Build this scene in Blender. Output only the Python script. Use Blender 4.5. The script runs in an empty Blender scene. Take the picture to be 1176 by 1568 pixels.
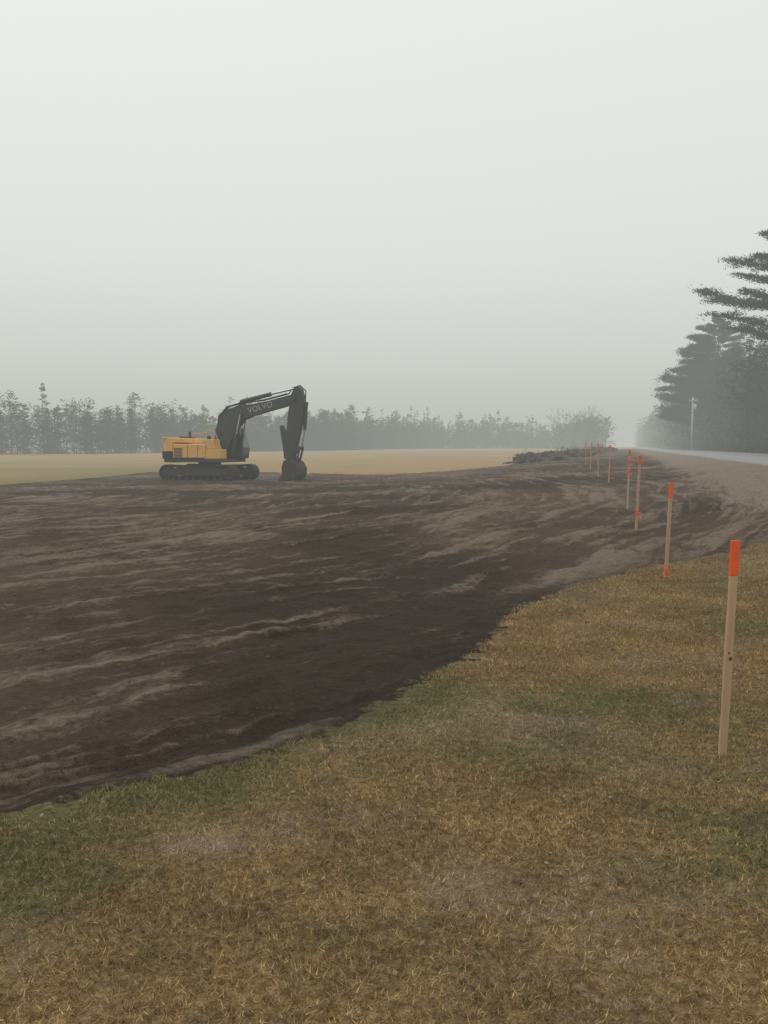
import bpy, bmesh, math, random
import numpy as np
from mathutils import Vector, Matrix
random.seed(4); R=np.random.RandomState(7)
scene=bpy.context.scene
scene.view_settings.view_transform='Standard'
scene.view_settings.look='None'

# ------------------------------------------------------------------ helpers
def ss(a,b,x):
    t=np.clip((np.asarray(x,float)-a)/(b-a),0,1); return t*t*(3-2*t)
def vnoise(x,y,seed=0):
    x=np.asarray(x,float); y=np.asarray(y,float)
    xi=np.floor(x).astype(np.int64); yi=np.floor(y).astype(np.int64)
    fx=x-xi; fy=y-yi; fx=fx*fx*(3-2*fx); fy=fy*fy*(3-2*fy)
    def h(i,j):
        n=(i*374761393+j*668265263+seed*1442695041)&0xffffffff
        n=((n^(n>>13))*1274126177)&0xffffffff
        n=n^(n>>16)
        return (n&0xffff)/65535.0
    return (h(xi,yi)*(1-fx)+h(xi+1,yi)*fx)*(1-fy)+(h(xi,yi+1)*(1-fx)+h(xi+1,yi+1)*fx)*fy
def fbm(x,y,o=4,seed=0):
    v=0;a=.5;n=0
    for k in range(o):
        v=v+a*vnoise(x*2**k+k*17.3,y*2**k-k*9.1,seed+k); n+=a; a*=.5
    return v/n
ANG=math.radians(15); CA,SA=math.cos(ANG),math.sin(ANG)
def to_st(x,y): return x*CA-y*SA, x*SA+y*CA
def from_st(s,t): return s*CA+t*SA, t*CA-s*SA
ROAD_Z=1.0; ROAD_L=4.9; ROAD_R=11.2

def height(x,y):
    s,t=to_st(np.asarray(x,float),np.asarray(y,float))
    A=np.interp(t,[0,11,18,28,40,60,100,200],[0,0,.26,.43,.56,.68,.8,.95])
    B=np.interp(t,[0,15,45,80,140,300],[0,0,-.2,-.1,0,.6])
    z=B+(A-B)*ss(-15,1,s)
    z=z+(ROAD_Z-.03-A)*ss(.9,4.6,s)*1.0
    z=np.where(s>ROAD_R-.1, ROAD_Z-.03-.5*ss(ROAD_R-.1,ROAD_R+2.5,s)+.6*ss(15,30,s),z)
    return z

DIRT=np.array([(-60,-5),(-20,-3),(-6,2.2),(-2.5,3.35),(-1.67,3.67),(-1.32,3.9),(-.93,4.19),(-.55,4.51),(-.26,4.95),(.14,5.63),(.49,6.23),
 (.86,6.97),(1.26,8.21),(2.08,9.74),(3.22,11.1),(4.4,11.9),(5.6,12.2),(8.8,11.2),(60,203),(22.4,118),(13.8,84),(9,63),(5,58),
 (-1.1,54.5),(-8.7,60),(-16,61),(-16.5,48),(-17,38.7),(-22,32),(-40,24),(-70,10)],float)
def sdist(x,y,P=DIRT):
    """signed distance, negative inside"""
    x=np.asarray(x,float).ravel(); y=np.asarray(y,float).ravel()
    d=np.full(x.shape,1e9); ins=np.zeros(x.shape,bool)
    n=len(P)
    for i in range(n):
        ax,ay=P[i]; bx,by=P[(i+1)%n]
        ex,ey=bx-ax,by-ay
        u=np.clip(((x-ax)*ex+(y-ay)*ey)/(ex*ex+ey*ey),0,1)
        d=np.minimum(d,np.hypot(x-ax-u*ex,y-ay-u*ey))
        if by!=ay:
            c=((ay>y)!=(by>y))&(x<(bx-ax)*(y-ay)/(by-ay)+ax)
            ins^=c
    return np.where(ins,-d,d)
def spot(x,y,cx,cy,rx,ry): return np.exp(-(((x-cx)/rx)**2+((y-cy)/ry)**2))
def lawn_masks(x,y,sd):
    g=.55*fbm(x*1.3+3,y*1.3,4,11)+.45*fbm(x*.5+3,y*.8,2,13)
    green=np.clip((g-.5)*2.6+.27,0,1)
    green=green+.7*np.exp(-np.maximum(sd,0)/.38)*ss(1.2,-.4,x)
    green+= .45*spot(x,y,1.3,5.4,.7,.6)+.35*spot(x,y,-1.4,3.1,.8,.4)+.3*spot(x,y,.3,4.1,1.2,.5)
    green-= .9*spot(x,y,1.75,7.6,1.0,1.8)+.4*spot(x,y,1.3,2.7,1.0,.6)+.35*spot(x,y,2.4,4.5,.7,3)
    bare=.60*spot(x,y,.26,3.02,.26,.30)+.45*spot(x,y,-.1,3.6,.35,.25)+.4*spot(x,y,-.75,3.35,.35,.14)+.25*spot(x,y,.9,5.0,.45,.35)
    bare+=np.clip((fbm(x*1.7+9,y*1.7,3,19)-.48)*2.0,0,.40)
    red=ss(1.9,3.2,to_st(x,y)[0])*ss(3,7,y)
    return np.clip(green,0,1),np.clip(bare,0,1),np.clip(red,0,1)

def link(ob,parent=None):
    scene.collection.objects.link(ob)
    if parent: ob.parent=parent
    return ob
def np_mesh(name,V,F,k,mat,attrs=None,smooth=False):
    """V Nx3, F Mxk"""
    me=bpy.data.meshes.new(name)
    V=np.ascontiguousarray(V,dtype=np.float32); F=np.ascontiguousarray(F,dtype=np.int32)
    me.vertices.add(len(V)); me.vertices.foreach_set('co',V.ravel())
    me.loops.add(F.size); me.loops.foreach_set('vertex_index',F.ravel())
    me.polygons.add(len(F)); me.polygons.foreach_set('loop_start',np.arange(len(F),dtype=np.int32)*k)
    if smooth: me.polygons.foreach_set('use_smooth',np.ones(len(F),bool))
    me.update(calc_edges=True)
    for an,av in (attrs or {}).items():
        av=np.asarray(av,np.float32)
        if av.ndim==2:
            a=me.attributes.new(an,'FLOAT_VECTOR','POINT'); a.data.foreach_set('vector',av.ravel())
        else:
            a=me.attributes.new(an,'FLOAT','POINT'); a.data.foreach_set('value',av)
    me.materials.append(mat)
    return bpy.data.objects.new(name,me)

# ------------------------------------------------------------------ node helpers
class NT:
    def __init__(s,name):
        s.m=bpy.data.materials.new(name); s.m.use_nodes=True; s.t=s.m.node_tree
        s.b=s.t.nodes['Principled BSDF']; s.out=s.t.nodes['Material Output']
    def n(s,ty,**kw):
        nd=s.t.nodes.new(ty)
        for k,v in kw.items(): setattr(nd,k,v)
        return nd
    def l(s,a,b): s.t.links.new(a,b)
    def val(s,nd,i,v):
        if isinstance(v,(int,float,tuple)): nd.inputs[i].default_value=v
        else: s.l(v,nd.inputs[i])
    def math(s,op,a,b=0.0,c=None,clamp=False):
        nd=s.n('ShaderNodeMath',operation=op,use_clamp=clamp); s.val(nd,0,a); s.val(nd,1,b)
        if c is not None: s.val(nd,2,c)
        return nd.outputs[0]
    def attr(s,name,vec=False):
        nd=s.n('ShaderNodeAttribute',attribute_name=name); return nd.outputs['Vector' if vec else 'Fac']
    def pos(s): return s.n('ShaderNodeNewGeometry').outputs['Position']
    def obj(s): return s.n('ShaderNodeTexCoord').outputs['Object']
    def noise(s,vec,scale,detail=4,rough=.6,dist=0):
        nd=s.n('ShaderNodeTexNoise'); s.l(vec,nd.inputs['Vector'])
        nd.inputs['Scale'].default_value=scale; nd.inputs['Detail'].default_value=detail
        nd.inputs['Roughness'].default_value=rough; nd.inputs['Distortion'].default_value=dist
        return nd.outputs['Fac']
    def scale(s,vec,v):
        nd=s.n('ShaderNodeVectorMath',operation='MULTIPLY'); s.l(vec,nd.inputs[0]); nd.inputs[1].default_value=v
        return nd.outputs[0]
    def step(s,x,a,b):
        nd=s.n('ShaderNodeMapRange',interpolation_type='SMOOTHSTEP'); s.val(nd,0,x)
        nd.inputs[1].default_value=a; nd.inputs[2].default_value=b
        return nd.outputs[0]
    def mix(s,f,a,b):
        nd=s.n('ShaderNodeMix',data_type='RGBA'); s.val(nd,0,f)
        for i,v in ((6,a),(7,b)):
            if isinstance(v,tuple): nd.inputs[i].default_value=v+(1,) if len(v)==3 else v
            else: s.l(v,nd.inputs[i])
        return nd.outputs[2]
    def mul(s,a,f):
        nd=s.n('ShaderNodeVectorMath',operation='SCALE'); s.l(a,nd.inputs[0]); s.val(nd,3,f); return nd.outputs[0]
    def bump(s,h,strength,dist):
        nd=s.n('ShaderNodeBump'); s.l(h,nd.inputs['Height']); nd.inputs['Strength'].default_value=strength
        nd.inputs['Distance'].default_value=dist; s.l(nd.outputs[0],s.b.inputs['Normal'])
    def fin(s,col,rough=.8,spec=.3):
        if isinstance(col,tuple): s.b.inputs['Base Color'].default_value=col+(1,)
        else: s.l(col,s.b.inputs['Base Color'])
        s.val(s.b,'Roughness',rough) if isinstance(rough,(int,float)) else s.l(rough,s.b.inputs['Roughness'])
        s.b.inputs['Specular IOR Level'].default_value=spec
        return s.m

def lawn_color(T):
    p=T.pos()
    green=T.attr('green'); bare=T.attr('bare'); red=T.attr('red')
    n1=T.noise(p,5,4,.65); n2=T.noise(p,28,3,.7); n3=T.noise(p,90,1,.7)
    gf=T.step(T.math('ADD',green,T.math('MULTIPLY_ADD',n1,1.5,-.75)),.05,1.1)
    gold=T.mix(T.step(n2,.35,.7),(.29,.19,.08),(.54,.38,.18))
    gold=T.mix(T.math('MULTIPLY',red,.5),gold,(.26,.148,.07))
    gr=T.mix(T.step(n2,.3,.7),(.16,.145,.056),(.30,.265,.12))
    c=T.mix(gf,gold,gr)
    c=T.mix(T.step(T.math('ADD',bare,T.math('MULTIPLY_ADD',T.noise(p,17,4,.75),1.6,-.8)),.22,.85),c,(.48,.36,.235))
    c=T.mul(c,T.math('MULTIPLY_ADD',n3,.7,.62))
    c=T.mul(c,T.math('MULTIPLY_ADD',T.noise(p,1.6,3,.65),1.2,.36))
    return c

# ------------------------------------------------------------------ ground material
def ground_mat():
    T=NT('ground_soil_and_grass'); p=T.pos()
    lawn=T.mul(lawn_color(T),.6)
    # dirt
    flow=T.attr('flow',True)
    f1=T.noise(T.scale(flow,(.20,3.8,1)),1.0,4,.62,.4)
    f2=T.noise(T.scale(flow,(.9,3.8,1)),1.0,5,.72,.7)
    f6=T.noise(p,2.6,5,.7,.5)
    f3=T.noise(p,16,4,.75,.4)
    rid=T.attr('ridge'); big=T.attr('big')
    dk=T.mix(f3,(.045,.029,.019),(.125,.084,.057))
    dk=T.mul(dk,T.math('MULTIPLY_ADD',big,.7,.6))
    hi=T.math('ADD',T.math('MULTIPLY',f1,.48),T.math('MULTIPLY',f2,.30))
    hi=T.math('ADD',hi,T.math('MULTIPLY',f6,.22))
    hi=T.math('ADD',hi,T.math('MULTIPLY_ADD',rid,.50,-.24))
    hi=T.math('ADD',hi,T.math('MULTIPLY_ADD',f3,.20,-.10))
    hi=T.math('ADD',hi,T.math('MULTIPLY_ADD',big,.08,-.04))
    hf=T.step(hi,.495,.68)
    dirt=T.mix(T.math('MULTIPLY',hf,.85),dk,T.mix(f3,(.145,.103,.074),(.36,.28,.22)))
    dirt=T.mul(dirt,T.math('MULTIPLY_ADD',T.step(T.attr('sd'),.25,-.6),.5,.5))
    # gravel shoulder
    grav=T.mix(T.noise(p,9,4,.75),(.14,.105,.078),(.40,.325,.26))
    gm=T.step(T.math('ADD',T.attr('gravel'),T.math('MULTIPLY_ADD',f2,2.0,-1.0)),.38,.92)
    dirt=T.mix(gm,dirt,grav)
    # far field
    fld=T.mix(T.noise(p,.25,4,.7),(.31,.21,.095),(.47,.33,.165))
    fld=T.mix(T.attr('fstreak'),fld,(.31,.25,.125))
    fld=T.mix(T.math('MULTIPLY',T.attr('fgreen'),.75),fld,(.19,.18,.075))
    grass=T.mix(T.attr('far'),lawn,fld)
    ed=T.math('ADD',T.attr('sd'),T.math('MULTIPLY_ADD',T.noise(p,5,5,.75),.8,-.40))
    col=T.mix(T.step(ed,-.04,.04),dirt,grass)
    T.bump(T.math('ADD',T.math('ADD',f2,f6),f3),1.0,.08)
    return T.fin(col,.85,.10)

# ------------------------------------------------------------------ ground mesh
def axis(lo,hi,d0,d1,st,g):
    a=list(np.arange(d0,d1,st)); x=d1;s=st
    while x<hi: a.append(x); s*=g; x+=s
    a.append(hi); x=d0;s=st;b=[]
    while x>lo:
        s*=g; x-=s; b.append(x)
    return np.array(b[::-1]+a)
gx=axis(-1500,1500,-4.5,6,.045,1.034); gy=axis(-120,1500,2.0,15,.04,1.025)
X,Y=np.meshgrid(gx,gy); nx,ny=len(gx),len(gy)
x=X.ravel(); y=Y.ravel(); s,t=to_st(x,y)
sd=sdist(x,y)
# earth-moving tracks follow arcs about (-23,30)
dx,dy=x+23,y-30
rr=np.hypot(dx,dy)+1.4*fbm(x*.22,y*.22,3,5)+.15*fbm(x*1.1,y*1.1,3,6); th=np.arctan2(dy,dx)*30+1.5*fbm(x*.3,y*.3,2,8)
ridge=.36*fbm(th*.22,rr*2.4,4,21)+.30*fbm(th*.9,rr*4.5,3,31)+.34*fbm(x*2.4,y*2.4,5,41)
rut=1-np.abs(2*fbm(th*.10,rr*1.9,2,51)-1)          # long blade / track edges
rut=ss(.80,1.0,rut)*ss(.30,.5,fbm(th*.3+5,rr*.9,2,57))
grous=rut*(.5+.5*np.sin(th*2*np.pi/.22+2*fbm(x,y,2,97)))   # grouser prints along the tracks
ridge=ridge+.16*rut
big=ss(.25,.75,fbm(x*.28+4,y*.28,3,91))
inside=ss(.08,-.40,sd+.3*(fbm(x*5,y*5,3,3)-.5))
lip=np.exp(-((sd+.22+.15*(fbm(x*2,y*2,2,15)-.5))/.10)**2)*ss(.45,.7,fbm(x*1.6,y*1.6,3,16))*(y<20)
z=height(x,y)
clump=fbm(x*4.2,y*4.2,4,61); clump2=1-np.abs(2*fbm(x*2.1+7,y*2.1,4,66)-1)
z+=inside*(-.05+.10*(ridge-.5)+.03*rut+.075*(clump-.5)+.04*(clump2-.7)+.10*(fbm(x*.4,y*.4,2,63)-.5)-.012*grous)+.02*lip
z+=(1-inside)*ss(60,20,np.abs(y))*(.05*(fbm(x*.8,y*.8,3,71)-.5)+.02*(fbm(x*6,y*6,3,81)-.5))*np.where(s<4.4,1,0)
green,bare,red=lawn_masks(x,y,sd)
far=np.maximum(ss(16,30,y),ss(-12,-25,x)); far=np.where(s>4,.8*far,far)
gravel=ss(.7,3.4,s)*ss(13.2,16.5,t-.4*s)*ss(300,100,t)
fgreen=np.exp(-np.maximum(sd,0)/6)*ss(-8,-14,x)+ss(10.5,12,s)*.7
fstreak=ss(.5,.7,fbm(x*.05,y*.12,3,95))
idx=np.arange(nx*ny).reshape(ny,nx)
F=np.stack([idx[:-1,:-1],idx[:-1,1:],idx[1:,1:],idx[1:,:-1]],-1).reshape(-1,4)
GM=ground_mat()
ground=link(np_mesh('ground',np.stack([x,y,z],1),F,4,GM,dict(sd=sd,green=green,bare=bare,red=red,far=far,gravel=gravel,
   fgreen=fgreen,fstreak=fstreak,ridge=ridge,big=big,flow=np.stack([th,rr,0*rr],1)),True))
def gz(a,b):
    return float(height(a,b))

# ------------------------------------------------------------------ lawn blades
def blades(n,x0,x1,y0,y1,seed):
    r=np.random.RandomState(seed)
    bx=r.uniform(x0,x1,n); by=r.uniform(y0,y1,n)
    d=sdist(bx,by); s_,_=to_st(bx,by)
    g,b,rd=lawn_masks(bx,by,d)
    edge=d+.7*(vnoise(bx*5,by*5,3)-.5)*.5+.6*(fbm(bx*2.2,by*2.2,4,33)-.5)
    keep=(edge>r.uniform(-.04,.08,n))&(s_<4.3)&(r.rand(n)>b*.7)&(r.rand(n)<.35+1.2*fbm(bx*7,by*7,2,9))
    return bx[keep],by[keep],d[keep],g[keep],b[keep],rd[keep]
sets=[blades(230000,-3.5,3.5,1.6,5.2,1),blades(150000,-2,6,5.2,8.5,2),blades(120000,.5,9,8.5,13,3)]
bx,by,bd,bg,bb,br=[np.concatenate(q) for q in zip(*sets)]
n=len(bx); r=np.random.RandomState(5)
L=r.uniform(.012,.034,n)*(1+.25*(by>6)); w=r.uniform(.0012,.0024,n)*(1+.09*by)
L*=1+.9*np.exp(-np.abs(bd)/.12)*r.rand(n)
az=r.uniform(0,2*np.pi,n); az2=r.uniform(0,2*np.pi,n); lean=r.uniform(.3,1.5,n)
bz=height(bx,by)+(.05*(fbm(bx*.8,by*.8,3,71)-.5)+.02*(fbm(bx*6,by*6,3,81)-.5))-.002
bz-=.04*ss(.05,-.2,bd)
base=np.stack([bx,by,bz],1); wd=np.stack([np.cos(az),np.sin(az),0*az],1)*w[:,None]
tip=base+np.stack([np.cos(az2)*np.sin(lean)*L,np.sin(az2)*np.sin(lean)*L,np.cos(lean)*L*.9+.004],1)
V=np.stack([base-wd,base+wd,tip],1).reshape(-1,3)
rep=lambda a:np.repeat(a,3)
T=NT('lawn_grass_blades'); c=lawn_color(T)
c=T.mul(c,T.math('MULTIPLY_ADD',T.attr('rnd'),.9,.55)); T.fin(c,.75,.1)
link(np_mesh('lawn_grass',V,np.arange(3*n).reshape(-1,3),3,T.m,dict(green=rep(bg),bare=rep(bb),red=rep(br),rnd=rep(r.rand(n)))))

# fallen leaves / dead tufts scattered on the lawn
m=200; r=np.random.RandomState(12)
lx=r.uniform(-2,3,m); ly=r.uniform(2.1,7,m); k_=sdist(lx,ly)>.1; lx,ly=lx[k_],ly[k_]; m=len(lx)
lz=height(lx,ly)+.05*(fbm(lx*.8,ly*.8,3,71)-.5)+.02*(fbm(lx*6,ly*6,3,81)-.5)+r.uniform(.008,.02,m)
a=r.uniform(0,6.28,m); sz=r.uniform(.006,.017,m)
c0=np.stack([lx,ly,lz],1); u_=np.stack([np.cos(a),np.sin(a),r.normal(0,.3,m)],1)*sz[:,None]; v_=np.stack([-np.sin(a),np.cos(a),r.normal(0,.3,m)],1)*sz[:,None]*.55
V=np.stack([c0-u_,c0-v_,c0+u_,c0+v_],1).reshape(-1,3)
T=NT('dead_leaf'); T.fin(T.mix(T.noise(T.pos(),7,1,.5),(.06,.04,.025),(.36,.28,.18)),.7,.2)
link(np_mesh('fallen_leaves',V,np.arange(4*m).reshape(-1,4),4,T.m))

# ------------------------------------------------------------------ road
T=NT('wet_asphalt'); p=T.pos()
c=T.mix(T.noise(p,60,2,.7),(.09,.09,.095),(.17,.17,.175)); c=T.mix(T.noise(p,.4,3,.6),c,(.17,.17,.17))
ASPH=T.fin(c,.40,.6)
ts=np.concatenate([np.arange(-120,200,4.),np.arange(200,1300,20.)]); prof=[(ROAD_L-.02,-.10),(ROAD_L,0),((ROAD_L+ROAD_R)/2,.07),(ROAD_R,0),(ROAD_R+.02,-.10)]
V=[];
for tt in ts:
    for (a,b) in prof:
        wob=.08*(vnoise(tt*.3,a*3)-.5) if a in(ROAD_L,ROAD_L-.02) else 0
        X_,Y_=from_st(a+wob,tt); V.append((X_,Y_,ROAD_Z+b))
k=len(prof); F=[(i*k+j,i*k+j+1,(i+1)*k+j+1,(i+1)*k+j) for i in range(len(ts)-1) for j in range(k-1)]
link(np_mesh('road',np.array(V),np.array(F),4,ASPH,None,False))

# ------------------------------------------------------------------ generic mesh parts
def part(name,bm,mat,parent,bevel=0,smooth=False):
    bmesh.ops.recalc_face_normals(bm,faces=bm.faces)
    me=bpy.data.meshes.new(name); bm.to_mesh(me); bm.free(); me.materials.append(mat)
    if smooth:
        for p_ in me.polygons: p_.use_smooth=True
    ob=bpy.data.objects.new(name,me); link(ob,parent)
    if bevel:
        m=ob.modifiers.new('b','BEVEL'); m.width=bevel; m.segments=2; m.limit_method='ANGLE'
    return ob
def bm_prism(bm,prof,y0,y1):
    a=[bm.verts.new((px,y0,pz)) for px,pz in prof]; b=[bm.verts.new((px,y1,pz)) for px,pz in prof]
    bm.faces.new(a); bm.faces.new(b[::-1])
    for i in range(len(prof)):
        j=(i+1)%len(prof); bm.faces.new((a[i],b[i],b[j],a[j]))
def bm_box(bm,x0,x1,y0,y1,z0,z1,mat=None):
    r_=bmesh.ops.create_cube(bm,size=1)
    M=Matrix.Translation(((x0+x1)/2,(y0+y1)/2,(z0+z1)/2))@Matrix.Diagonal((x1-x0,y1-y0,z1-z0,1))
    if mat is not None: M=mat@M
    bmesh.ops.transform(bm,matrix=M,verts=r_['verts'])
def bm_cyl(bm,p0,p1,r0,r1=None,seg=16):
    p0=Vector(p0);p1=Vector(p1); d=p1-p0
    r_=bmesh.ops.create_cone(bm,cap_ends=True,segments=seg,radius1=r0,radius2=r0 if r1 is None else r1,depth=d.length)
    M=Matrix.Translation((p0+p1)/2)@d.to_track_quat('Z','Y').to_matrix().to_4x4()
    bmesh.ops.transform(bm,matrix=M,verts=r_['verts'])
def simple(name,col,rough=.6,spec=.4,dirty=.35,dcol=(.12,.085,.06),sc=3,metal=0):
    T=NT(name); o=T.obj()
    n_=T.step(T.noise(o,sc,6,.7),.45,.8)
    c=T.mix(T.math('MULTIPLY',n_,dirty),col,dcol)
    T.b.inputs['Metallic'].default_value=metal
    return T.fin(c,T.math('MULTIPLY_ADD',n_,.25,rough),spec)

# ------------------------------------------------------------------ excavator
YEL=simple('yellow_paint',(.80,.45,.12),.5,.3,.4,(.35,.25,.14)); DG=simple('dark_grey_paint',(.045,.050,.048),.5,.35,.4,(.12,.10,.08))
BLK=simple('black_rubber',(.022,.022,.022),.6,.3,.4); MUD=simple('muddy_track_steel',(.055,.046,.038),.85,.15,.85,(.13,.10,.075),5)
CHR=simple('hydraulic_rod',(.5,.5,.5),.2,.6,.1,metal=.9); WHT=simple('white_lettering',(.42,.42,.40),.6,.3,.1)
T=NT('cab_glass'); GL=T.fin((.07,.10,.10),.08,.8)
ORG_L=simple('amber_lamp',(.8,.25,.03),.3,.4,0)
def excavator():
    E=bpy.data.objects.new('excavator',None); link(E)
    # tracks
    for side,name in((-1,'right_track'),(1,'left_track')):
        y0,y1=(side*1.2-.3,side*1.2+.3)
        bm=bmesh.new(); Lh=1.85; r_=.40; zc=.45
        per=4*Lh+2*math.pi*r_; N=50
        for i in range(N):
            q=(i+.5)/N*per
            if q<2*Lh: px,pz,a=-Lh+q,zc+r_-.05*math.sin(math.pi*q/(2*Lh)),0
            elif q<2*Lh+math.pi*r_:
                a=(q-2*Lh)/r_; px,pz,a=Lh+math.sin(a)*r_,zc+math.cos(a)*r_,a
            elif q<4*Lh+math.pi*r_: px,pz,a=Lh-(q-2*Lh-math.pi*r_),zc-r_,math.pi
            else:
                a=math.pi+(q-4*Lh-math.pi*r_)/r_; px,pz,a=-Lh+math.sin(a)*r_,zc+math.cos(a)*r_,a
            M=Matrix.Translation((px,0,pz))@Matrix.Rotation(a,4,'Y')
            bm_box(bm,-.10,.10,y0,y1,-.025,.02,M); bm_box(bm,-.02,.02,y0,y1,.02,.05,M)
            bm_box(bm,-.09,.09,side*1.2-.10,side*1.2+.10,-.09,-.025,M)
        part(name,bm,MUD,E)
        bm=bmesh.new(); ym=side*1.2
        bm_prism(bm,[(-1.75,.30),(1.75,.30),(1.7,.62),(1.2,.74),(-1.2,.74),(-1.7,.62)],ym-.25,ym+.25)
        for px in(-Lh,Lh):
            bm_cyl(bm,(px,ym-.2,zc),(px,ym+.2,zc),.33,seg=24); bm_cyl(bm,(px,ym-.25,zc),(px,ym+.25,zc),.12)
        for i in range(8):
            px=-1.45+i*.415; bm_cyl(bm,(px,ym-.2,.17),(px,ym+.2,.17),.11,seg=12)
        part(name+'_frame',bm,MUD,E,.015)
    bm=bmesh.new()
    bm_prism(bm,[(-.9,.45),(.9,.45),(.6,.85),(-.6,.85)],-.94,.94); bm_cyl(bm,(0,0,.8),(0,0,1.02),.62,seg=32)
    part('undercarriage',bm,DG,E,.02)
    # deck
    bm=bmesh.new(); bm_box(bm,-2.1,1.55,-1.28,1.28,1.02,1.2); part('deck',bm,DG,E,.03)
    # counterweight : curved in plan
    def cw(name,z0,z1,mat,ex=0,xr=-1.55):
        bm=bmesh.new(); pts=[]
        for i in range(17):
            a=math.radians(-62+124*i/16); pts.append((-(math.cos(a)*(2.25)+.45)-ex,math.sin(a)*(1.43+ex)))
        pts=[(xr,-1.29-ex)]+pts+[(xr,1.29+ex)]
        a=[bm.verts.new((px,py,z0)) for px,py in pts]; b=[bm.verts.new((px,py,z1)) for px,py in pts]
        bm.faces.new(a);bm.faces.new(b[::-1])
        for i in range(len(pts)):
            j=(i+1)%len(pts); bm.faces.new((a[i],b[i],b[j],a[j]))
        part(name,bm,mat,E,.05)
    cw('counterweight_lower',1.0,1.6,DG,0); cw('counterweight_upper',1.603,2.10,YEL,.02)
    # side panels / hood
    bm=bmesh.new(); bm_box(bm,-1.53,.45,-1.30,1.30,1.203,2.0); part('engine_housing',bm,YEL,E,.05)
    bm=bmesh.new(); bm_prism(bm,[(-2.3,2.10),(-.35,2.05),(-.5,2.30),(-2.0,2.34)],-.95,.75); part('engine_hood',bm,YEL,E,.05)
    bm=bmesh.new()
    for i in range(7): bm_box(bm,-1.45,-.95,-1.325,-1.30,1.30+i*.075,1.335+i*.075)
    bm_box(bm,-1.5,.4,-1.318,-1.303,1.215,1.27); bm_box(bm,-.02,.0,-1.312,-1.303,1.25,1.95); bm_box(bm,-.62,-.6,-1.312,-1.303,1.25,1.95)
    part('side_grille',bm,BLK,E)
    bm=bmesh.new(); bm_box(bm,-2.15,-1.62,-1.36,-1.30,1.2,1.62); part('rear_side_vent',bm,BLK,E,.02)
    bm=bmesh.new(); bm_box(bm,.46,1.35,-1.28,-.55,1.203,1.72); bm_box(bm,.46,.95,-1.25,-.55,1.723,2.25); part('tool_box',bm,YEL,E,.04)
    bm=bmesh.new(); bm_cyl(bm,(-.9,-.55,2.3),(-.9,-.55,2.68),.07); bm_cyl(bm,(-.2,.3,2.0),(-.2,.3,2.45),.11); bm_box(bm,-1.8,-1.2,-.3,.5,2.32,2.42)
    part('exhaust_and_intake',bm,DG,E,.01)
    bm=bmesh.new()
    def rail(pts,rad=.025):
        for a,b in zip(pts[:-1],pts[1:]): bm_cyl(bm,a,b,rad,seg=8)
    rail([(.5,-1.25,2.25),(.5,-1.25,2.75),(1.0,-1.25,2.7),(1.4,-1.25,1.7)]); rail([(-.3,-1.2,2.0),(-.3,-1.2,2.55),(.5,-1.2,2.6)]); rail([(-2.3,-1.1,2.05),(-2.3,-1.1,2.35),(-1.2,-1.1,2.35),(-1.2,-1.1,2.05)])
    part('handrails',bm,YEL,E)
    # cab (left front)
    bm=bmesh.new(); cp=[(.15,1.203),(1.75,1.203),(1.83,1.75),(1.55,2.86),(1.42,2.93),(.25,2.93),(.15,2.8)]
    bm_prism(bm,cp,.33,1.27); part('cab',bm,DG,E,.05)
    bm=bmesh.new()
    gp=[(.28,2.0),(.28,2.75),(1.0,2.75),(1.0,2.0)]; gp2=[(1.07,1.35),(1.07,2.75),(1.46,2.75),(1.71,1.78),(1.64,1.35)]
    for g in(gp,gp2):
        bm_prism(bm,g,.322,.336); bm_prism(bm,g,1.264,1.278)
    bm_prism(bm,[(1.775,1.35),(1.842,1.76),(1.852,1.76),(1.785,1.35)],.42,1.18)
    bm_prism(bm,[(1.838,1.80),(1.585,2.78),(1.597,2.78),(1.850,1.80)],.42,1.18)
    part('cab_windows',bm,GL,E)
    bm=bmesh.new(); bm_cyl(bm,(1.7,.3,2.3),(1.95,.1,2.5),.015,seg=6); bm_box(bm,1.93,1.98,-.02,.18,2.45,2.8); bm_box(bm,1.3,1.38,-1.3,-1.1,2.4,2.7)
    part('mirrors',bm,BLK,E,.01)
    bm=bmesh.new(); bm_cyl(bm,(.5,.8,2.93),(.5,.8,3.08),.07); part('beacon_lamp',bm,ORG_L,E)
    # boom
    bm=bmesh.new()
    bp=[(.55,1.35),(.40,2.0),(.50,2.8),(.78,3.45),(1.2,3.85),(1.85,4.08),(2.6,4.12),(3.6,4.28),(4.9,4.58),(5.22,4.66),(5.3,4.45),(5.1,4.2),
        (4.6,3.98),(3.5,3.72),(2.7,3.52),(2.15,3.30),(1.75,2.85),(1.45,2.2),(1.15,1.5),(.9,1.28)]
    bm_prism(bm,bp,-.24,.24); part('boom',bm,DG,E,.02)
    bm=bmesh.new(); bm_cyl(bm,(.8,-.34,1.5),(.8,.34,1.5),.16); bm_cyl(bm,(5.1,-.3,4.42),(5.1,.3,4.42),.15)
    bm_cyl(bm,(2.1,-.4,3.6),(2.1,.4,3.6),.1); part('boom_pins',bm,DG,E)
    bm=bmesh.new(); bm_prism(bm,[(1.75,3.95),(2.3,4.0),(2.1,4.38),(1.95,4.38)],-.1,.1); part('arm_cylinder_bracket',bm,DG,E,.01)
    bm=bmesh.new()
    bm_cyl(bm,(2.02,0,4.3),(3.75,0,4.66),.115); part('arm_cylinder',bm,DG,E)
    bm=bmesh.new(); bm_cyl(bm,(3.75,0,4.66),(5.25,0,4.95),.055); part('arm_cylinder_rod',bm,CHR,E)
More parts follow.
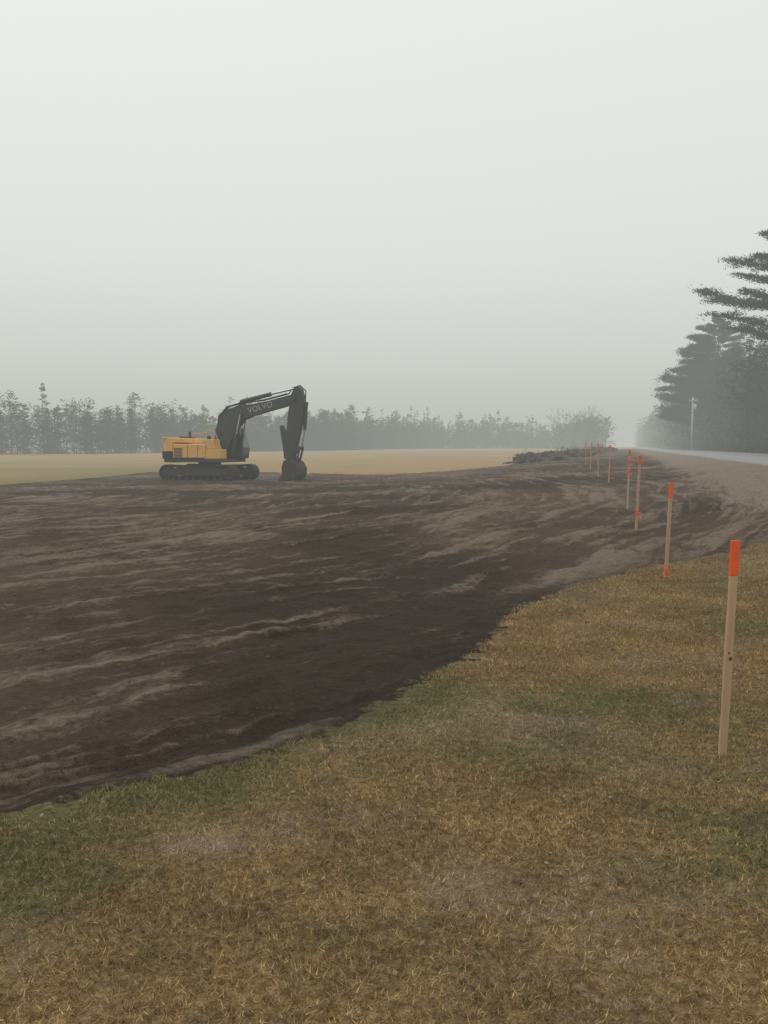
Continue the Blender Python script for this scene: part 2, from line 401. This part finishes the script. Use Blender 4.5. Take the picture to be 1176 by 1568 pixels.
    for sy in(-.36,.36):
        bm=bmesh.new(); bm_cyl(bm,(1.55,sy,1.35),(1.85,sy,2.55),.10); part('boom_cylinder',bm,DG,E)
        bm=bmesh.new(); bm_cyl(bm,(1.85,sy,2.55),(2.1,sy,3.6),.05); part('boom_cylinder_rod',bm,CHR,E)
    # hoses
    bm=bmesh.new()
    for k_ in range(3):
        yy=-.12+.12*k_; pts=[(.5,yy,2.6),(.65,yy,3.5),(1.15,yy,4.02),(1.9,yy,4.2),(3.4,yy,4.36),(4.7,yy,4.66)]
        for a,b in zip(pts[:-1],pts[1:]): bm_cyl(bm,a,b,.03,seg=8)
    pts=[(4.7,.15,4.66),(4.9,.2,4.98),(5.35,.2,5.1),(5.70,.15,4.8),(5.66,.15,4.2)]
    for a,b in zip(pts[:-1],pts[1:]): bm_cyl(bm,a,b,.03,seg=8)
    part('hydraulic_hoses',bm,BLK,E)
    # stick
    bm=bmesh.new()
    sp=[(4.88,4.1),(4.96,4.6),(5.16,5.0),(5.36,5.06),(5.55,4.88),(5.68,4.45),(5.66,3.6),(5.40,2.5),(5.06,1.12),(4.88,1.0),(4.70,1.04),(4.62,1.25),(4.68,2.4),(4.76,3.4)]
    bm_prism(bm,sp,-.18,.18); part('stick',bm,DG,E,.02)
    bm=bmesh.new(); bm_cyl(bm,(5.78,0,4.1),(5.68,0,2.75),.09); part('bucket_cylinder',bm,DG,E)
    bm=bmesh.new(); bm_cyl(bm,(5.68,0,2.75),(5.5,0,1.85),.045); part('bucket_cylinder_rod',bm,CHR,E)
    bm=bmesh.new(); bm_prism(bm,[(5.66,3.9),(5.86,4.05),(5.86,4.2),(5.64,4.25)],-.1,.1)
    for sy in(-.22,.2):
        bm_prism(bm,[(5.44,1.88),(5.56,1.88),(5.08,1.42),(4.98,1.5)],sy,sy+.03)
        bm_prism(bm,[(5.44,1.82),(5.56,1.82),(5.36,1.05),(5.24,1.08)],sy-.03,sy-.002)
    # hydraulic thumb folded along the stick
    bm_prism(bm,[(4.28,2.95),(4.44,3.0),(4.78,2.3),(4.76,1.3),(4.54,1.2),(4.42,2.1)],-.14,.14)
    part('bucket_linkage',bm,DG,E,.01)
    # bucket
    bm=bmesh.new()
    outer=[(4.72,1.12),(5.05,1.22),(5.34,1.05),(5.52,.72),(5.52,.38),(5.35,.12),(5.02,-.02),(4.62,-.05),(4.36,.0)]
    inner=[(4.40,.05),(4.62,.02),(5.0,.05),(5.28,.18),(5.43,.42),(5.43,.70),(5.28,.97),(5.03,1.12),(4.74,1.05)]
    bm_prism(bm,outer+inner,-.6,.6)
    side=outer+[(4.62,.4),(4.60,.8)]
    bm_prism(bm,side,-.63,-.6); bm_prism(bm,side,.6,.63)
    bm_prism(bm,[(4.72,1.1),(5.3,1.08),(5.2,1.34),(4.85,1.32)],-.26,-.22); bm_prism(bm,[(4.72,1.1),(5.3,1.08),(5.2,1.34),(4.85,1.32)],.22,.26)
    for i in range(5):
        yy=-.56+i*.28; bm_prism(bm,[(4.42,-.04),(4.42,.05),(4.16,-.02)],yy-.05,yy+.05)
    part('bucket',bm,MUD,E,.008)
    # lettering on the boom
    cu=bpy.data.curves.new('boom_lettering','FONT'); cu.body='VOLVO'; cu.size=.42; cu.extrude=.004; cu.space_character=1.1
    lt=bpy.data.objects.new('boom_lettering',cu); cu.materials.append(WHT); link(lt,E)
    lt.matrix_local=Matrix.Translation((2.5,-.247,3.66))@Matrix.Rotation(math.radians(-12.5),4,'Y')@Matrix.Rotation(math.radians(90),4,'X')
    return E
E=excavator()
ex,ey=-9.6,48.0
E.location=(ex,ey,gz(ex,ey)-.10); E.rotation_euler=(0,0,math.radians(-18))

# ------------------------------------------------------------------ survey stakes
T=NT('raw_lath_wood'); o=T.obj()
c=T.mix(T.noise(T.scale(o,(30,30,2)),1,6,.7,.5),(.36,.23,.13),(.66,.47,.31))
c=T.mix(T.math('MULTIPLY',T.step(T.noise(T.scale(o,(6,6,3.5)),1,4,.6),.55,.75),.6),c,(.14,.09,.06))
T.bump(T.noise(T.scale(o,(60,60,3)),1,4,.6),.3,.004); WOOD=T.fin(c,.8,.2)
T=NT('fluorescent_orange_paint'); ORG=T.fin(T.mix(T.step(T.noise(T.obj(),25,4,.7),.4,.8),(.95,.12,.03),(.70,.13,.05)),.6,.3)
T=NT('orange_flagging_tape'); TAPE=T.fin((.95,.17,.07),.4,.4)
KNOT=simple('dark_knot',(.10,.06,.035),.8,.2,.3)
def stake(x_,y_,h,lean,tilt,yaw,orange,ribbons,w=.021,knots=()):
    S=bpy.data.objects.new('survey_stake',None); link(S); S.location=(x_,y_,gz(x_,y_)-.02)
    S.rotation_euler=(math.radians(tilt),math.radians(lean),math.radians(yaw))
    bm=bmesh.new(); zc=h-orange
    q=[bm.verts.new(v) for v in((-.004,-.004,-.15),(.004,-.004,-.15),(.004,.004,-.15),(-.004,.004,-.15))]
    rings=[q]
    for i,zz in enumerate(np.linspace(0,zc,9)):
        k_=w*(1+.04*random.uniform(-1,1)); o_=.0015*random.uniform(-1,1)
        rings.append([bm.verts.new(v) for v in((-k_+o_,-.009,zz),(k_+o_,-.009,zz),(k_+o_,.009,zz),(-k_+o_,.009,zz))])
    bm.faces.new(rings[0][::-1]); bm.faces.new(rings[-1])
    for a,b in zip(rings[:-1],rings[1:]):
        for i in range(4): bm.faces.new((a[i],a[(i+1)%4],b[(i+1)%4],b[i]))
    part('lath',bm,WOOD,S,.0015)
    bm=bmesh.new(); bm_box(bm,-w-.001,w+.001,-.010,.010,zc+.0005,h); part('painted_top',bm,ORG,S,.002)
    for kz in knots:
        bm=bmesh.new(); bm_cyl(bm,(.006,-.0105,kz),(.006,-.008,kz),.010,seg=10); bm_cyl(bm,(-.004,-.0102,kz+.03),(-.004,-.008,kz+.03),.006,seg=8); part('knot',bm,KNOT,S)
    for zr in ribbons:
        bm=bmesh.new(); bm_box(bm,-w-.004,w+.004,-.013,.013,zr-.012,zr+.012)
        bm_box(bm,-.012,.02,-.03,-.013,zr-.02,zr+.02)
        for sg in(-1,1,.3):
            prev=None; px=w*sg*.6; pz=zr
            for k_ in range(6):
                px+=sg*.010*random.uniform(.3,1.3); pz-=.022; py=-.018-.012*math.sin(k_*1.3+sg)
                a=bm.verts.new((px-.011,py,pz)); b=bm.verts.new((px+.011,py+.004,pz-.004))
                if prev: bm.faces.new((prev[0],prev[1],b,a))
                prev=(a,b)
        part('flagging_ribbon',bm,TAPE,S)
    return S
stake(1.755,4.40,1.14,1.9,0,12,.18,[],knots=(.53,))
stake(3.43,10.5,1.18,2.2,0,5,.19,[.13])
stake(4.37,15.0,1.29,1.4,1,-5,.17,[.34])
stake(5.25,18.7,1.26,1.5,-1,8,.13,[1.05,.85])
stake(7.24,28,1.22,1.0,1,0,.1,[])
stake(8.13,33,1.25,-1,0,0,.15,[1.0])
stake(10.2,43,1.25,2,0,0,.2,[.9])
stake(11.6,50,1.25,-2,0,0,.2,[])

# ------------------------------------------------------------------ vegetation
class Veg:
    def __init__(s): s.V=[];s.Sh=[];s.B=[];
    def tris(s,c,L,w,dirv,shade):
        n=len(c); r=R.normal(size=(n,3)); sd_=np.cross(dirv,r); sd_/=np.linalg.norm(sd_,axis=1)[:,None]+1e-6
        a=c-dirv*L[:,None]*.5-sd_*w[:,None]*.5; b=c-dirv*L[:,None]*.4+sd_*w[:,None]*.5; d=c+dirv*L[:,None]*.6
        s.V.append(np.stack([a,b,d],1).reshape(-1,3)); s.Sh.append(np.repeat(shade,3))
    def limb(s,p0,p1,r0,r1,shade=-1.0,n=5):
        p0=np.array(p0,float);p1=np.array(p1,float); d=p1-p0; d/=np.linalg.norm(d)+1e-9
        u=np.cross(d,[.3,.9,.1]); u/=np.linalg.norm(u); v=np.cross(d,u)
        a=np.arange(n)*2*np.pi/n
        c0=p0+r0*(np.cos(a)[:,None]*u+np.sin(a)[:,None]*v); c1=p1+r1*(np.cos(a)[:,None]*u+np.sin(a)[:,None]*v)
        c0j=np.roll(c0,-1,0); c1j=np.roll(c1,-1,0)
        t=np.stack([c0,c0j,c1j,c0,c1j,c1],1).reshape(-1,3)
        s.V.append(t); s.Sh.append(np.full(len(t),shade))
    def build(s,name,mat):
        V=np.concatenate(s.V); return link(np_mesh(name,V,np.arange(len(V)).reshape(-1,3),3,mat,dict(shade=np.concatenate(s.Sh))))
def unit(v): return v/(np.linalg.norm(v,axis=1)[:,None]+1e-9)
def conifer(v,x_,y_,H,Rd,n,leaf,kind='pine',low=.08):
    """distant conifer: all foliage of the crown made in one go, gathered on limbs"""
    z0=gz(x_,y_)-.1; tx,ty=R.normal(0,.012,2)*H
    v.limb((x_,y_,z0),(x_+tx,y_+ty,z0+H*.93),.013*H,.02)
    nb=max(18,int(n/13)); f=low+(1-low)*np.sort(R.rand(nb))**(1.0 if kind=='spruce' else .85)
    f[-4:]=[.90,.93,.955,.985]
    if kind=='spruce': L=Rd*(1.0-f)**.85*R.uniform(.75,1.15,nb)+.28; up=R.uniform(-.35,.05,nb)
    elif kind=='pine': L=Rd*np.minimum(1,(1.02-f)*1.9)**.85*R.uniform(.5,1.25,nb)+.4; up=R.uniform(.0,.35,nb)
    else: L=Rd*np.sqrt(np.clip(1-((f-.58)/.46)**2,.03,1))*R.uniform(.6,1.1,nb)+.3; up=R.uniform(.3,.9,nb)
    az=R.uniform(0,2*np.pi,nb); d=np.stack([np.cos(az),np.sin(az),up],1)
    w=L+.5; k=R.choice(nb,n,p=w/w.sum()); fr=R.uniform(.05,1.02,n)**.8
    p=np.stack([x_+tx*f,y_+ty*f,z0+H*f],1)
    c=p[k]+d[k]*(L[k]*fr)[:,None]+R.normal(size=(n,3))*(.12*L[k]+.08)[:,None]*np.array([1,1,.5])
    bs=R.uniform(.2,.8)
    dv=unit(d[k]*.8+R.normal(size=(n,3))*np.array([.5,.5,.40]))
    v.tris(c,leaf*R.uniform(.6,1.4,n),leaf*.42*R.uniform(.6,1.3,n),dv,np.clip(bs+R.normal(0,.1,n)+R.normal(0,.16,nb)[k]+.3*(f[k]-.5),0,1))
def white_pine(v,x_,y_,H,Rd,nb,low,leaf,dens,bias=None,zs=.42,nt=4,every=3):
    """large old pine: long separate limbs carrying flat plates of needles with sky between"""
    z0=gz(x_,y_)-.1; bend=R.normal(0,.008,2)*H
    def tp(f): return np.array([x_+bend[0]*f*f,y_+bend[1]*f*f,z0+H*f])
    for i in range(6): v.limb(tp(i/6),tp((i+1)/6),.013*H*(1-i/6.5),.013*H*(1-(i+1)/6.5),n=8)
    for i in range(nb):
        f=low+(1-low)*(i+R.rand()*.6)/nb
        Lm=Rd*min(1,(1.03-f)*2.0)**.75*R.uniform(.45,1.15)+.3
        az=R.uniform(0,2*np.pi)
        if bias is not None and i%every==0: az=bias+R.normal(0,.35); Lm=Lm*.8+.35*Rd*min(1,(1.03-f)*2.2)
        up=R.uniform(-.12,.22)+.25*max(0,f-.75)*4
        d=np.array([math.cos(az),math.sin(az),up]); p=tp(min(f,.985)); sh0=R.uniform(.2,.75)
        nseg=5; prev=p
        side=np.array([-math.sin(az),math.cos(az),0])
        for k in range(1,nseg+1):
            q=p+d*Lm*k/nseg+np.array([0,0,.10*Lm*(k/nseg)**2])+side*R.normal(0,.03*Lm)
            v.limb(prev,q,.012*Lm*(1.15-k/nseg)+.015,.012*Lm*(1.0-k/nseg)+.012,n=4)
            if k>=2 or Lm<2:
                for _ in range(nt):
                    tw=unit((d*R.uniform(.3,1)+side*R.normal(0,.9)+np.array([0,0,R.uniform(-.1,.45)*zs*2]))[None])[0]
                    tl=Lm*R.uniform(.12,.28)+.3; e=q+tw*tl
                    v.limb(q,e,.02,.008,n=3)
                    m=int(dens*tl); fr=R.uniform(.15,1.1,m)
                    c=q+tw*tl*fr[:,None]+R.normal(size=(m,3))*(.22*tl+.08)*np.array([1,1,zs])
                    dv=unit(np.tile(tw,(m,1))+R.normal(size=(m,3))*np.array([.55,.55,.5])+np.array([0,0,.45]))
                    v.tris(c,leaf*R.uniform(.6,1.4,m),leaf*.22*R.uniform(.6,1.4,m),dv,np.clip(sh0+R.normal(0,.15,m),0,1))
            prev=q
def bare_tree(v,x_,y_,H,Rd,depth=4,tw=.05):
    z0=gz(x_,y_)-.1
    def rec(p,d,L_,r_,k):
        p1=p+d*L_; v.limb(p,p1,r_,r_*.65,-1,n=3)
        if k==0: return
        for _ in range(R.randint(2,5)):
            nd=d+R.normal(size=3)*.42; nd[2]+=.15; nd/=np.linalg.norm(nd)
            rec(p+d*L_*R.uniform(.55,1),nd,L_*R.uniform(.55,.85),max(r_*.55,tw*.5),k-1)
    rec(np.array([x_,y_,z0]),np.array([R.normal(0,.04),R.normal(0,.04),1.]),H*.33,.012*H,depth)
def brush(v,x_,y_,h,rad,n_,leaf=.5):
    z0=gz(x_,y_)
    c=np.stack([x_+R.normal(0,rad,n_),y_+R.normal(0,rad,n_),z0+np.abs(R.normal(0,h*.45,n_))],1)
    dv=unit(R.normal(size=(n_,3))+np.array([0,0,.8]))
    v.tris(c,leaf*R.uniform(.5,1.5,n_),leaf*.3*R.uniform(.6,1.3,n_),dv,np.clip(R.normal(.2,.2,n_),0,1))
def leafmat(name,a,b,bark=(.05,.04,.033)):
    T=NT(name); sh=T.attr('shade')
    c=T.mix(sh,a,b)
    c=T.mix(T.math('LESS_THAN',sh,-.2),c,bark)
    return T.fin(c,.8,.1)
PM=leafmat('pine_needles',(.012,.018,.009),(.040,.050,.026)); DM=leafmat('treeline_foliage',(.016,.021,.012),(.042,.049,.030))

# distant treeline closing the field
v=Veg()
path=np.array([(-300,110),(-150,150),(-60,172),(-22,235),(18,330),(60,352),(92,366)],float)
seg=np.hypot(*np.diff(path,axis=0).T); cum=np.concatenate([[0],np.cumsum(seg)])
for row,(off,sp) in enumerate([(0,2.2),(5,2.5),(11,3.2),(20,4.5),(45,7),(90,9)]):
    u=0
    while u<cum[-1]:
        px=np.interp(u,cum,path[:,0])+R.normal(0,1.2); py=np.interp(u,cum,path[:,1])+off+R.normal(0,1.6)
        dist=math.hypot(px,py); k=R.rand()
        H=6.6+4.2*float(vnoise(u*.06,row,77))+R.uniform(-1.2,1.5)+(row*.35)
        if R.rand()<.07: H=R.uniform(11.5,14.5)
        if row>=3 and R.rand()<.15: H=R.uniform(12,16)
        lf=.28+dist/1000
        nn=int((800 if dist<260 else 480)*(1 if row<3 else .7)*(H/9))
        if k<.55: conifer(v,px,py,H,H*.24,nn,lf,'pine')
        elif k<.90: conifer(v,px,py,H*1.05,H*.20,nn,lf,'spruce',.03)
        elif k<.97: conifer(v,px,py,H*.8,H*.28,nn,lf,'round')
        else: bare_tree(v,px,py,H*1.1,2,3,.10)
        if row<2: brush(v,px,py,5.0,1.8,150,lf)
        u+=sp*R.uniform(.6,1.4)
v.build('distant_treeline',DM)
# bare trees left of the road, at the far end of the field
v=Veg()
for i in range(22):
    t_=R.uniform(290,420); s_=R.uniform(-22,-4)
    px,py=from_st(s_,t_); bare_tree(v,px,py,R.uniform(12,21),4,4,.07)
    conifer(v,px+2,py+4,R.uniform(8,12),2.6,420,.7,'round'); brush(v,px,py,6,2.5,130,.7)
v.build('bare_deciduous_trees',DM)
# roadside forest on the right
v=Veg()
for row,(s0,st_) in enumerate([(17,3.6),(21.5,4),(27,5),(36,7)]):
    t_=112.+row*3
    while t_<700:
        s_=s0+R.normal(0,1.2); px,py=from_st(s_,t_)
        k=R.rand(); near=t_<260
        H=R.uniform(14,20) if t_>225 else R.uniform(17,23)
        if t_<165: H=R.uniform(12,17.5)
        nn=int((1500 if near else 600)*H/18); lf=.42 if near else .75
        if k<.65: conifer(v,px,py,H,H*.22,nn,lf,'pine',.06)
        elif k<.85: conifer(v,px,py,H,H*.17,nn,lf,'spruce',.03)
        else: conifer(v,px,py,H*.7,H*.24,nn,lf,'round')
        if row<2: brush(v,px,py,5,2.0,240 if near else 90,lf)
        t_+=st_*R.uniform(.6,1.4)*(1 if near else 1.5)
# scrub in front
for i in range(60):
    px,py=from_st(R.uniform(14.5,17),R.uniform(80,200)); brush(v,px,py,2.2,1.1,160,.35)
v.build('roadside_forest',PM)
R=np.random.RandomState(21)
v=Veg(); white_pine(v,43.0,90.,25.0,7.6,19,.46,.38,80,math.pi,zs=.24,nt=3,every=2); v.build('pine_tree',PM)
R=np.random.RandomState(22)
v=Veg(); white_pine(v,61.5,162.,24.5,6.5,52,.2,.5,90,math.pi); v.build('pine_tree',PM)
v=Veg(); white_pine(v,71,186.,26,6,44,.2,.5,80,math.pi); v.build('pine_tree',PM)

# ------------------------------------------------------------------ utility pole
U=bpy.data.objects.new('utility_pole',None); link(U); ux,uy=49.6,140.5; U.location=(ux,uy,gz(ux,uy)-.1)
PW=simple('weathered_pole_wood',(.50,.48,.45),.8,.2,.3,(.3,.27,.25),2); CER=simple('insulator',(.7,.7,.7),.3,.5,.1)
bm=bmesh.new(); bm_cyl(bm,(0,0,0),(0,0,8.6),.2,.14,12); part('pole',bm,PW,U,smooth=True)
bm=bmesh.new(); bm_box(bm,-.7,.7,-.2,-.08,7.9,8.05); part('crossarm',bm,PW,U)
bm=bmesh.new()
for px in(-.6,-.25,.25,.6): bm_cyl(bm,(px,-.14,8.05),(px,-.14,8.3),.06,.04,10)
part('insulators',bm,CER,U)
bm=bmesh.new(); bm_cyl(bm,(.36,-.05,6.6),(.36,-.05,7.5),.22,.22,16); part('transformer',bm,CER,U,smooth=True)

# ------------------------------------------------------------------ spoil berm with brush
bmm=bmesh.new()
def lump(cx,cy,rx,ry,h,seed):
    r_=bmesh.ops.create_icosphere(bmm,subdivisions=3,radius=1)
    zz=gz(cx,cy)-.15
    for q in r_['verts']:
        c_=q.co; a=1+.7*(float(vnoise(c_.x*2.2+seed,c_.y*2.2+c_.z*1.7,seed))-.5)+.5*(float(vnoise(c_.x*6+seed,c_.y*6+c_.z*5,seed+3))-.5)
        q.co=Vector((cx+c_.x*rx*a,cy+c_.y*ry*a,zz+max(-.1,c_.z)*h*a))
for i in range(100):
    f=i/99; s_=-7.0+4.6*f**.7+R.normal(0,.9); t_=70+85*f
    px,py=from_st(s_,t_); lump(px,py,R.uniform(.3,1.5),R.uniform(.5,2),R.uniform(.25,.8),i)
part('spoil_berm',bmm,simple('dark_spoil_soil',(.06,.045,.035),.9,.1,.9,(.22,.175,.14),2),None)
v=Veg()
for i in range(50):
    f=R.rand(); s_=-7.0+4*f**.7+R.normal(0,.9); t_=70+75*f; px,py=from_st(s_,t_); z_=gz(px,py)
    brush(v,px,py,.9,.5,50,.22)
    for _ in range(3):
        d=R.normal(size=3)*.6; d[2]=abs(d[2])*.6+.1; p0=np.array([px,py,z_+.3])
        v.limb(p0,p0+d*R.uniform(.4,.9),.05,.015,-1,4)
v.build('brush_pile',leafmat('dead_brush',(.05,.04,.03),(.14,.12,.09),(.07,.055,.045)))

# ------------------------------------------------------------------ fog
fm=bpy.data.materials.new('glowing_fog'); fm.use_nodes=True; t_=fm.node_tree; t_.nodes.clear()
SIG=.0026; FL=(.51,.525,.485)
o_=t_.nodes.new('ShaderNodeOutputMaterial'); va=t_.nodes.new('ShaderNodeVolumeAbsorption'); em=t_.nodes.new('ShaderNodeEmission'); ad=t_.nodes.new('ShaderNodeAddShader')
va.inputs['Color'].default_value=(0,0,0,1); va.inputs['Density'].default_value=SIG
em.inputs['Color'].default_value=FL+(1,); em.inputs['Strength'].default_value=SIG  # volume emits its own haze glow, standing in for scattered skylight
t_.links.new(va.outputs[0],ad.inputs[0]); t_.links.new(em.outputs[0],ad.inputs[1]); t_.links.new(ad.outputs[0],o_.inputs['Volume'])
bm=bmesh.new(); bm_box(bm,-1400,1400,-110,1400,-5,38); part('glowing_fog_bank',bm,fm,None)

# ------------------------------------------------------------------ world and sun
w=bpy.data.worlds.new('World'); scene.world=w; w.use_nodes=True; nt=w.node_tree
bg=nt.nodes['Background']; bg.inputs['Strength'].default_value=.1
sky=nt.nodes.new('ShaderNodeTexSky'); sky.sky_type='NISHITA'; sky.sun_disc=False
EL,AZ=math.radians(55),math.radians(-40)
sky.sun_elevation=EL; sky.sun_rotation=AZ; sky.dust_density=5
hs=nt.nodes.new('ShaderNodeHueSaturation'); hs.inputs['Saturation'].default_value=.1; nt.links.new(sky.outputs[0],hs.inputs['Color'])
tc=nt.nodes.new('ShaderNodeTexCoord'); sx=nt.nodes.new('ShaderNodeSeparateXYZ'); nt.links.new(tc.outputs['Generated'],sx.inputs[0])
rp=nt.nodes.new('ShaderNodeValToRGB'); nt.links.new(sx.outputs[2],rp.inputs[0])
el=rp.color_ramp.elements; el[0].position=0; el[0].color=(.76,.775,.735,1); el[1].position=.5; el[1].color=(.93,.945,.92,1)
e=el.new(.2); e.color=(.89,.905,.87,1)
ml=nt.nodes.new('ShaderNodeVectorMath'); ml.operation='SCALE'; ml.inputs[3].default_value=10; nt.links.new(rp.outputs[0],ml.inputs[0])
mx=nt.nodes.new('ShaderNodeMix'); mx.data_type='RGBA'; mx.inputs[0].default_value=.92
nt.links.new(hs.outputs[0],mx.inputs[6]); nt.links.new(ml.outputs[0],mx.inputs[7]); nt.links.new(mx.outputs[2],bg.inputs['Color'])
sl=bpy.data.lights.new('sun','SUN'); sl.energy=.6; sl.angle=math.radians(30); sl.color=(1,.97,.92)
so=bpy.data.objects.new('sun',sl); link(so)
dirv=Vector((math.sin(AZ)*math.cos(EL),math.cos(AZ)*math.cos(EL),math.sin(EL))); so.rotation_euler=dirv.to_track_quat('Z','Y').to_euler()

# ------------------------------------------------------------------ camera
cam=bpy.data.cameras.new('camera'); co=bpy.data.objects.new('camera',cam); link(co)
cam.sensor_fit='VERTICAL'; cam.sensor_height=24; cam.lens=12/math.tan(math.radians(30.5)); cam.clip_end=4000; cam.clip_start=.05
co.location=(0,0,1.6); co.rotation_euler=(math.radians(90-4.34),0,0)
scene.camera=co
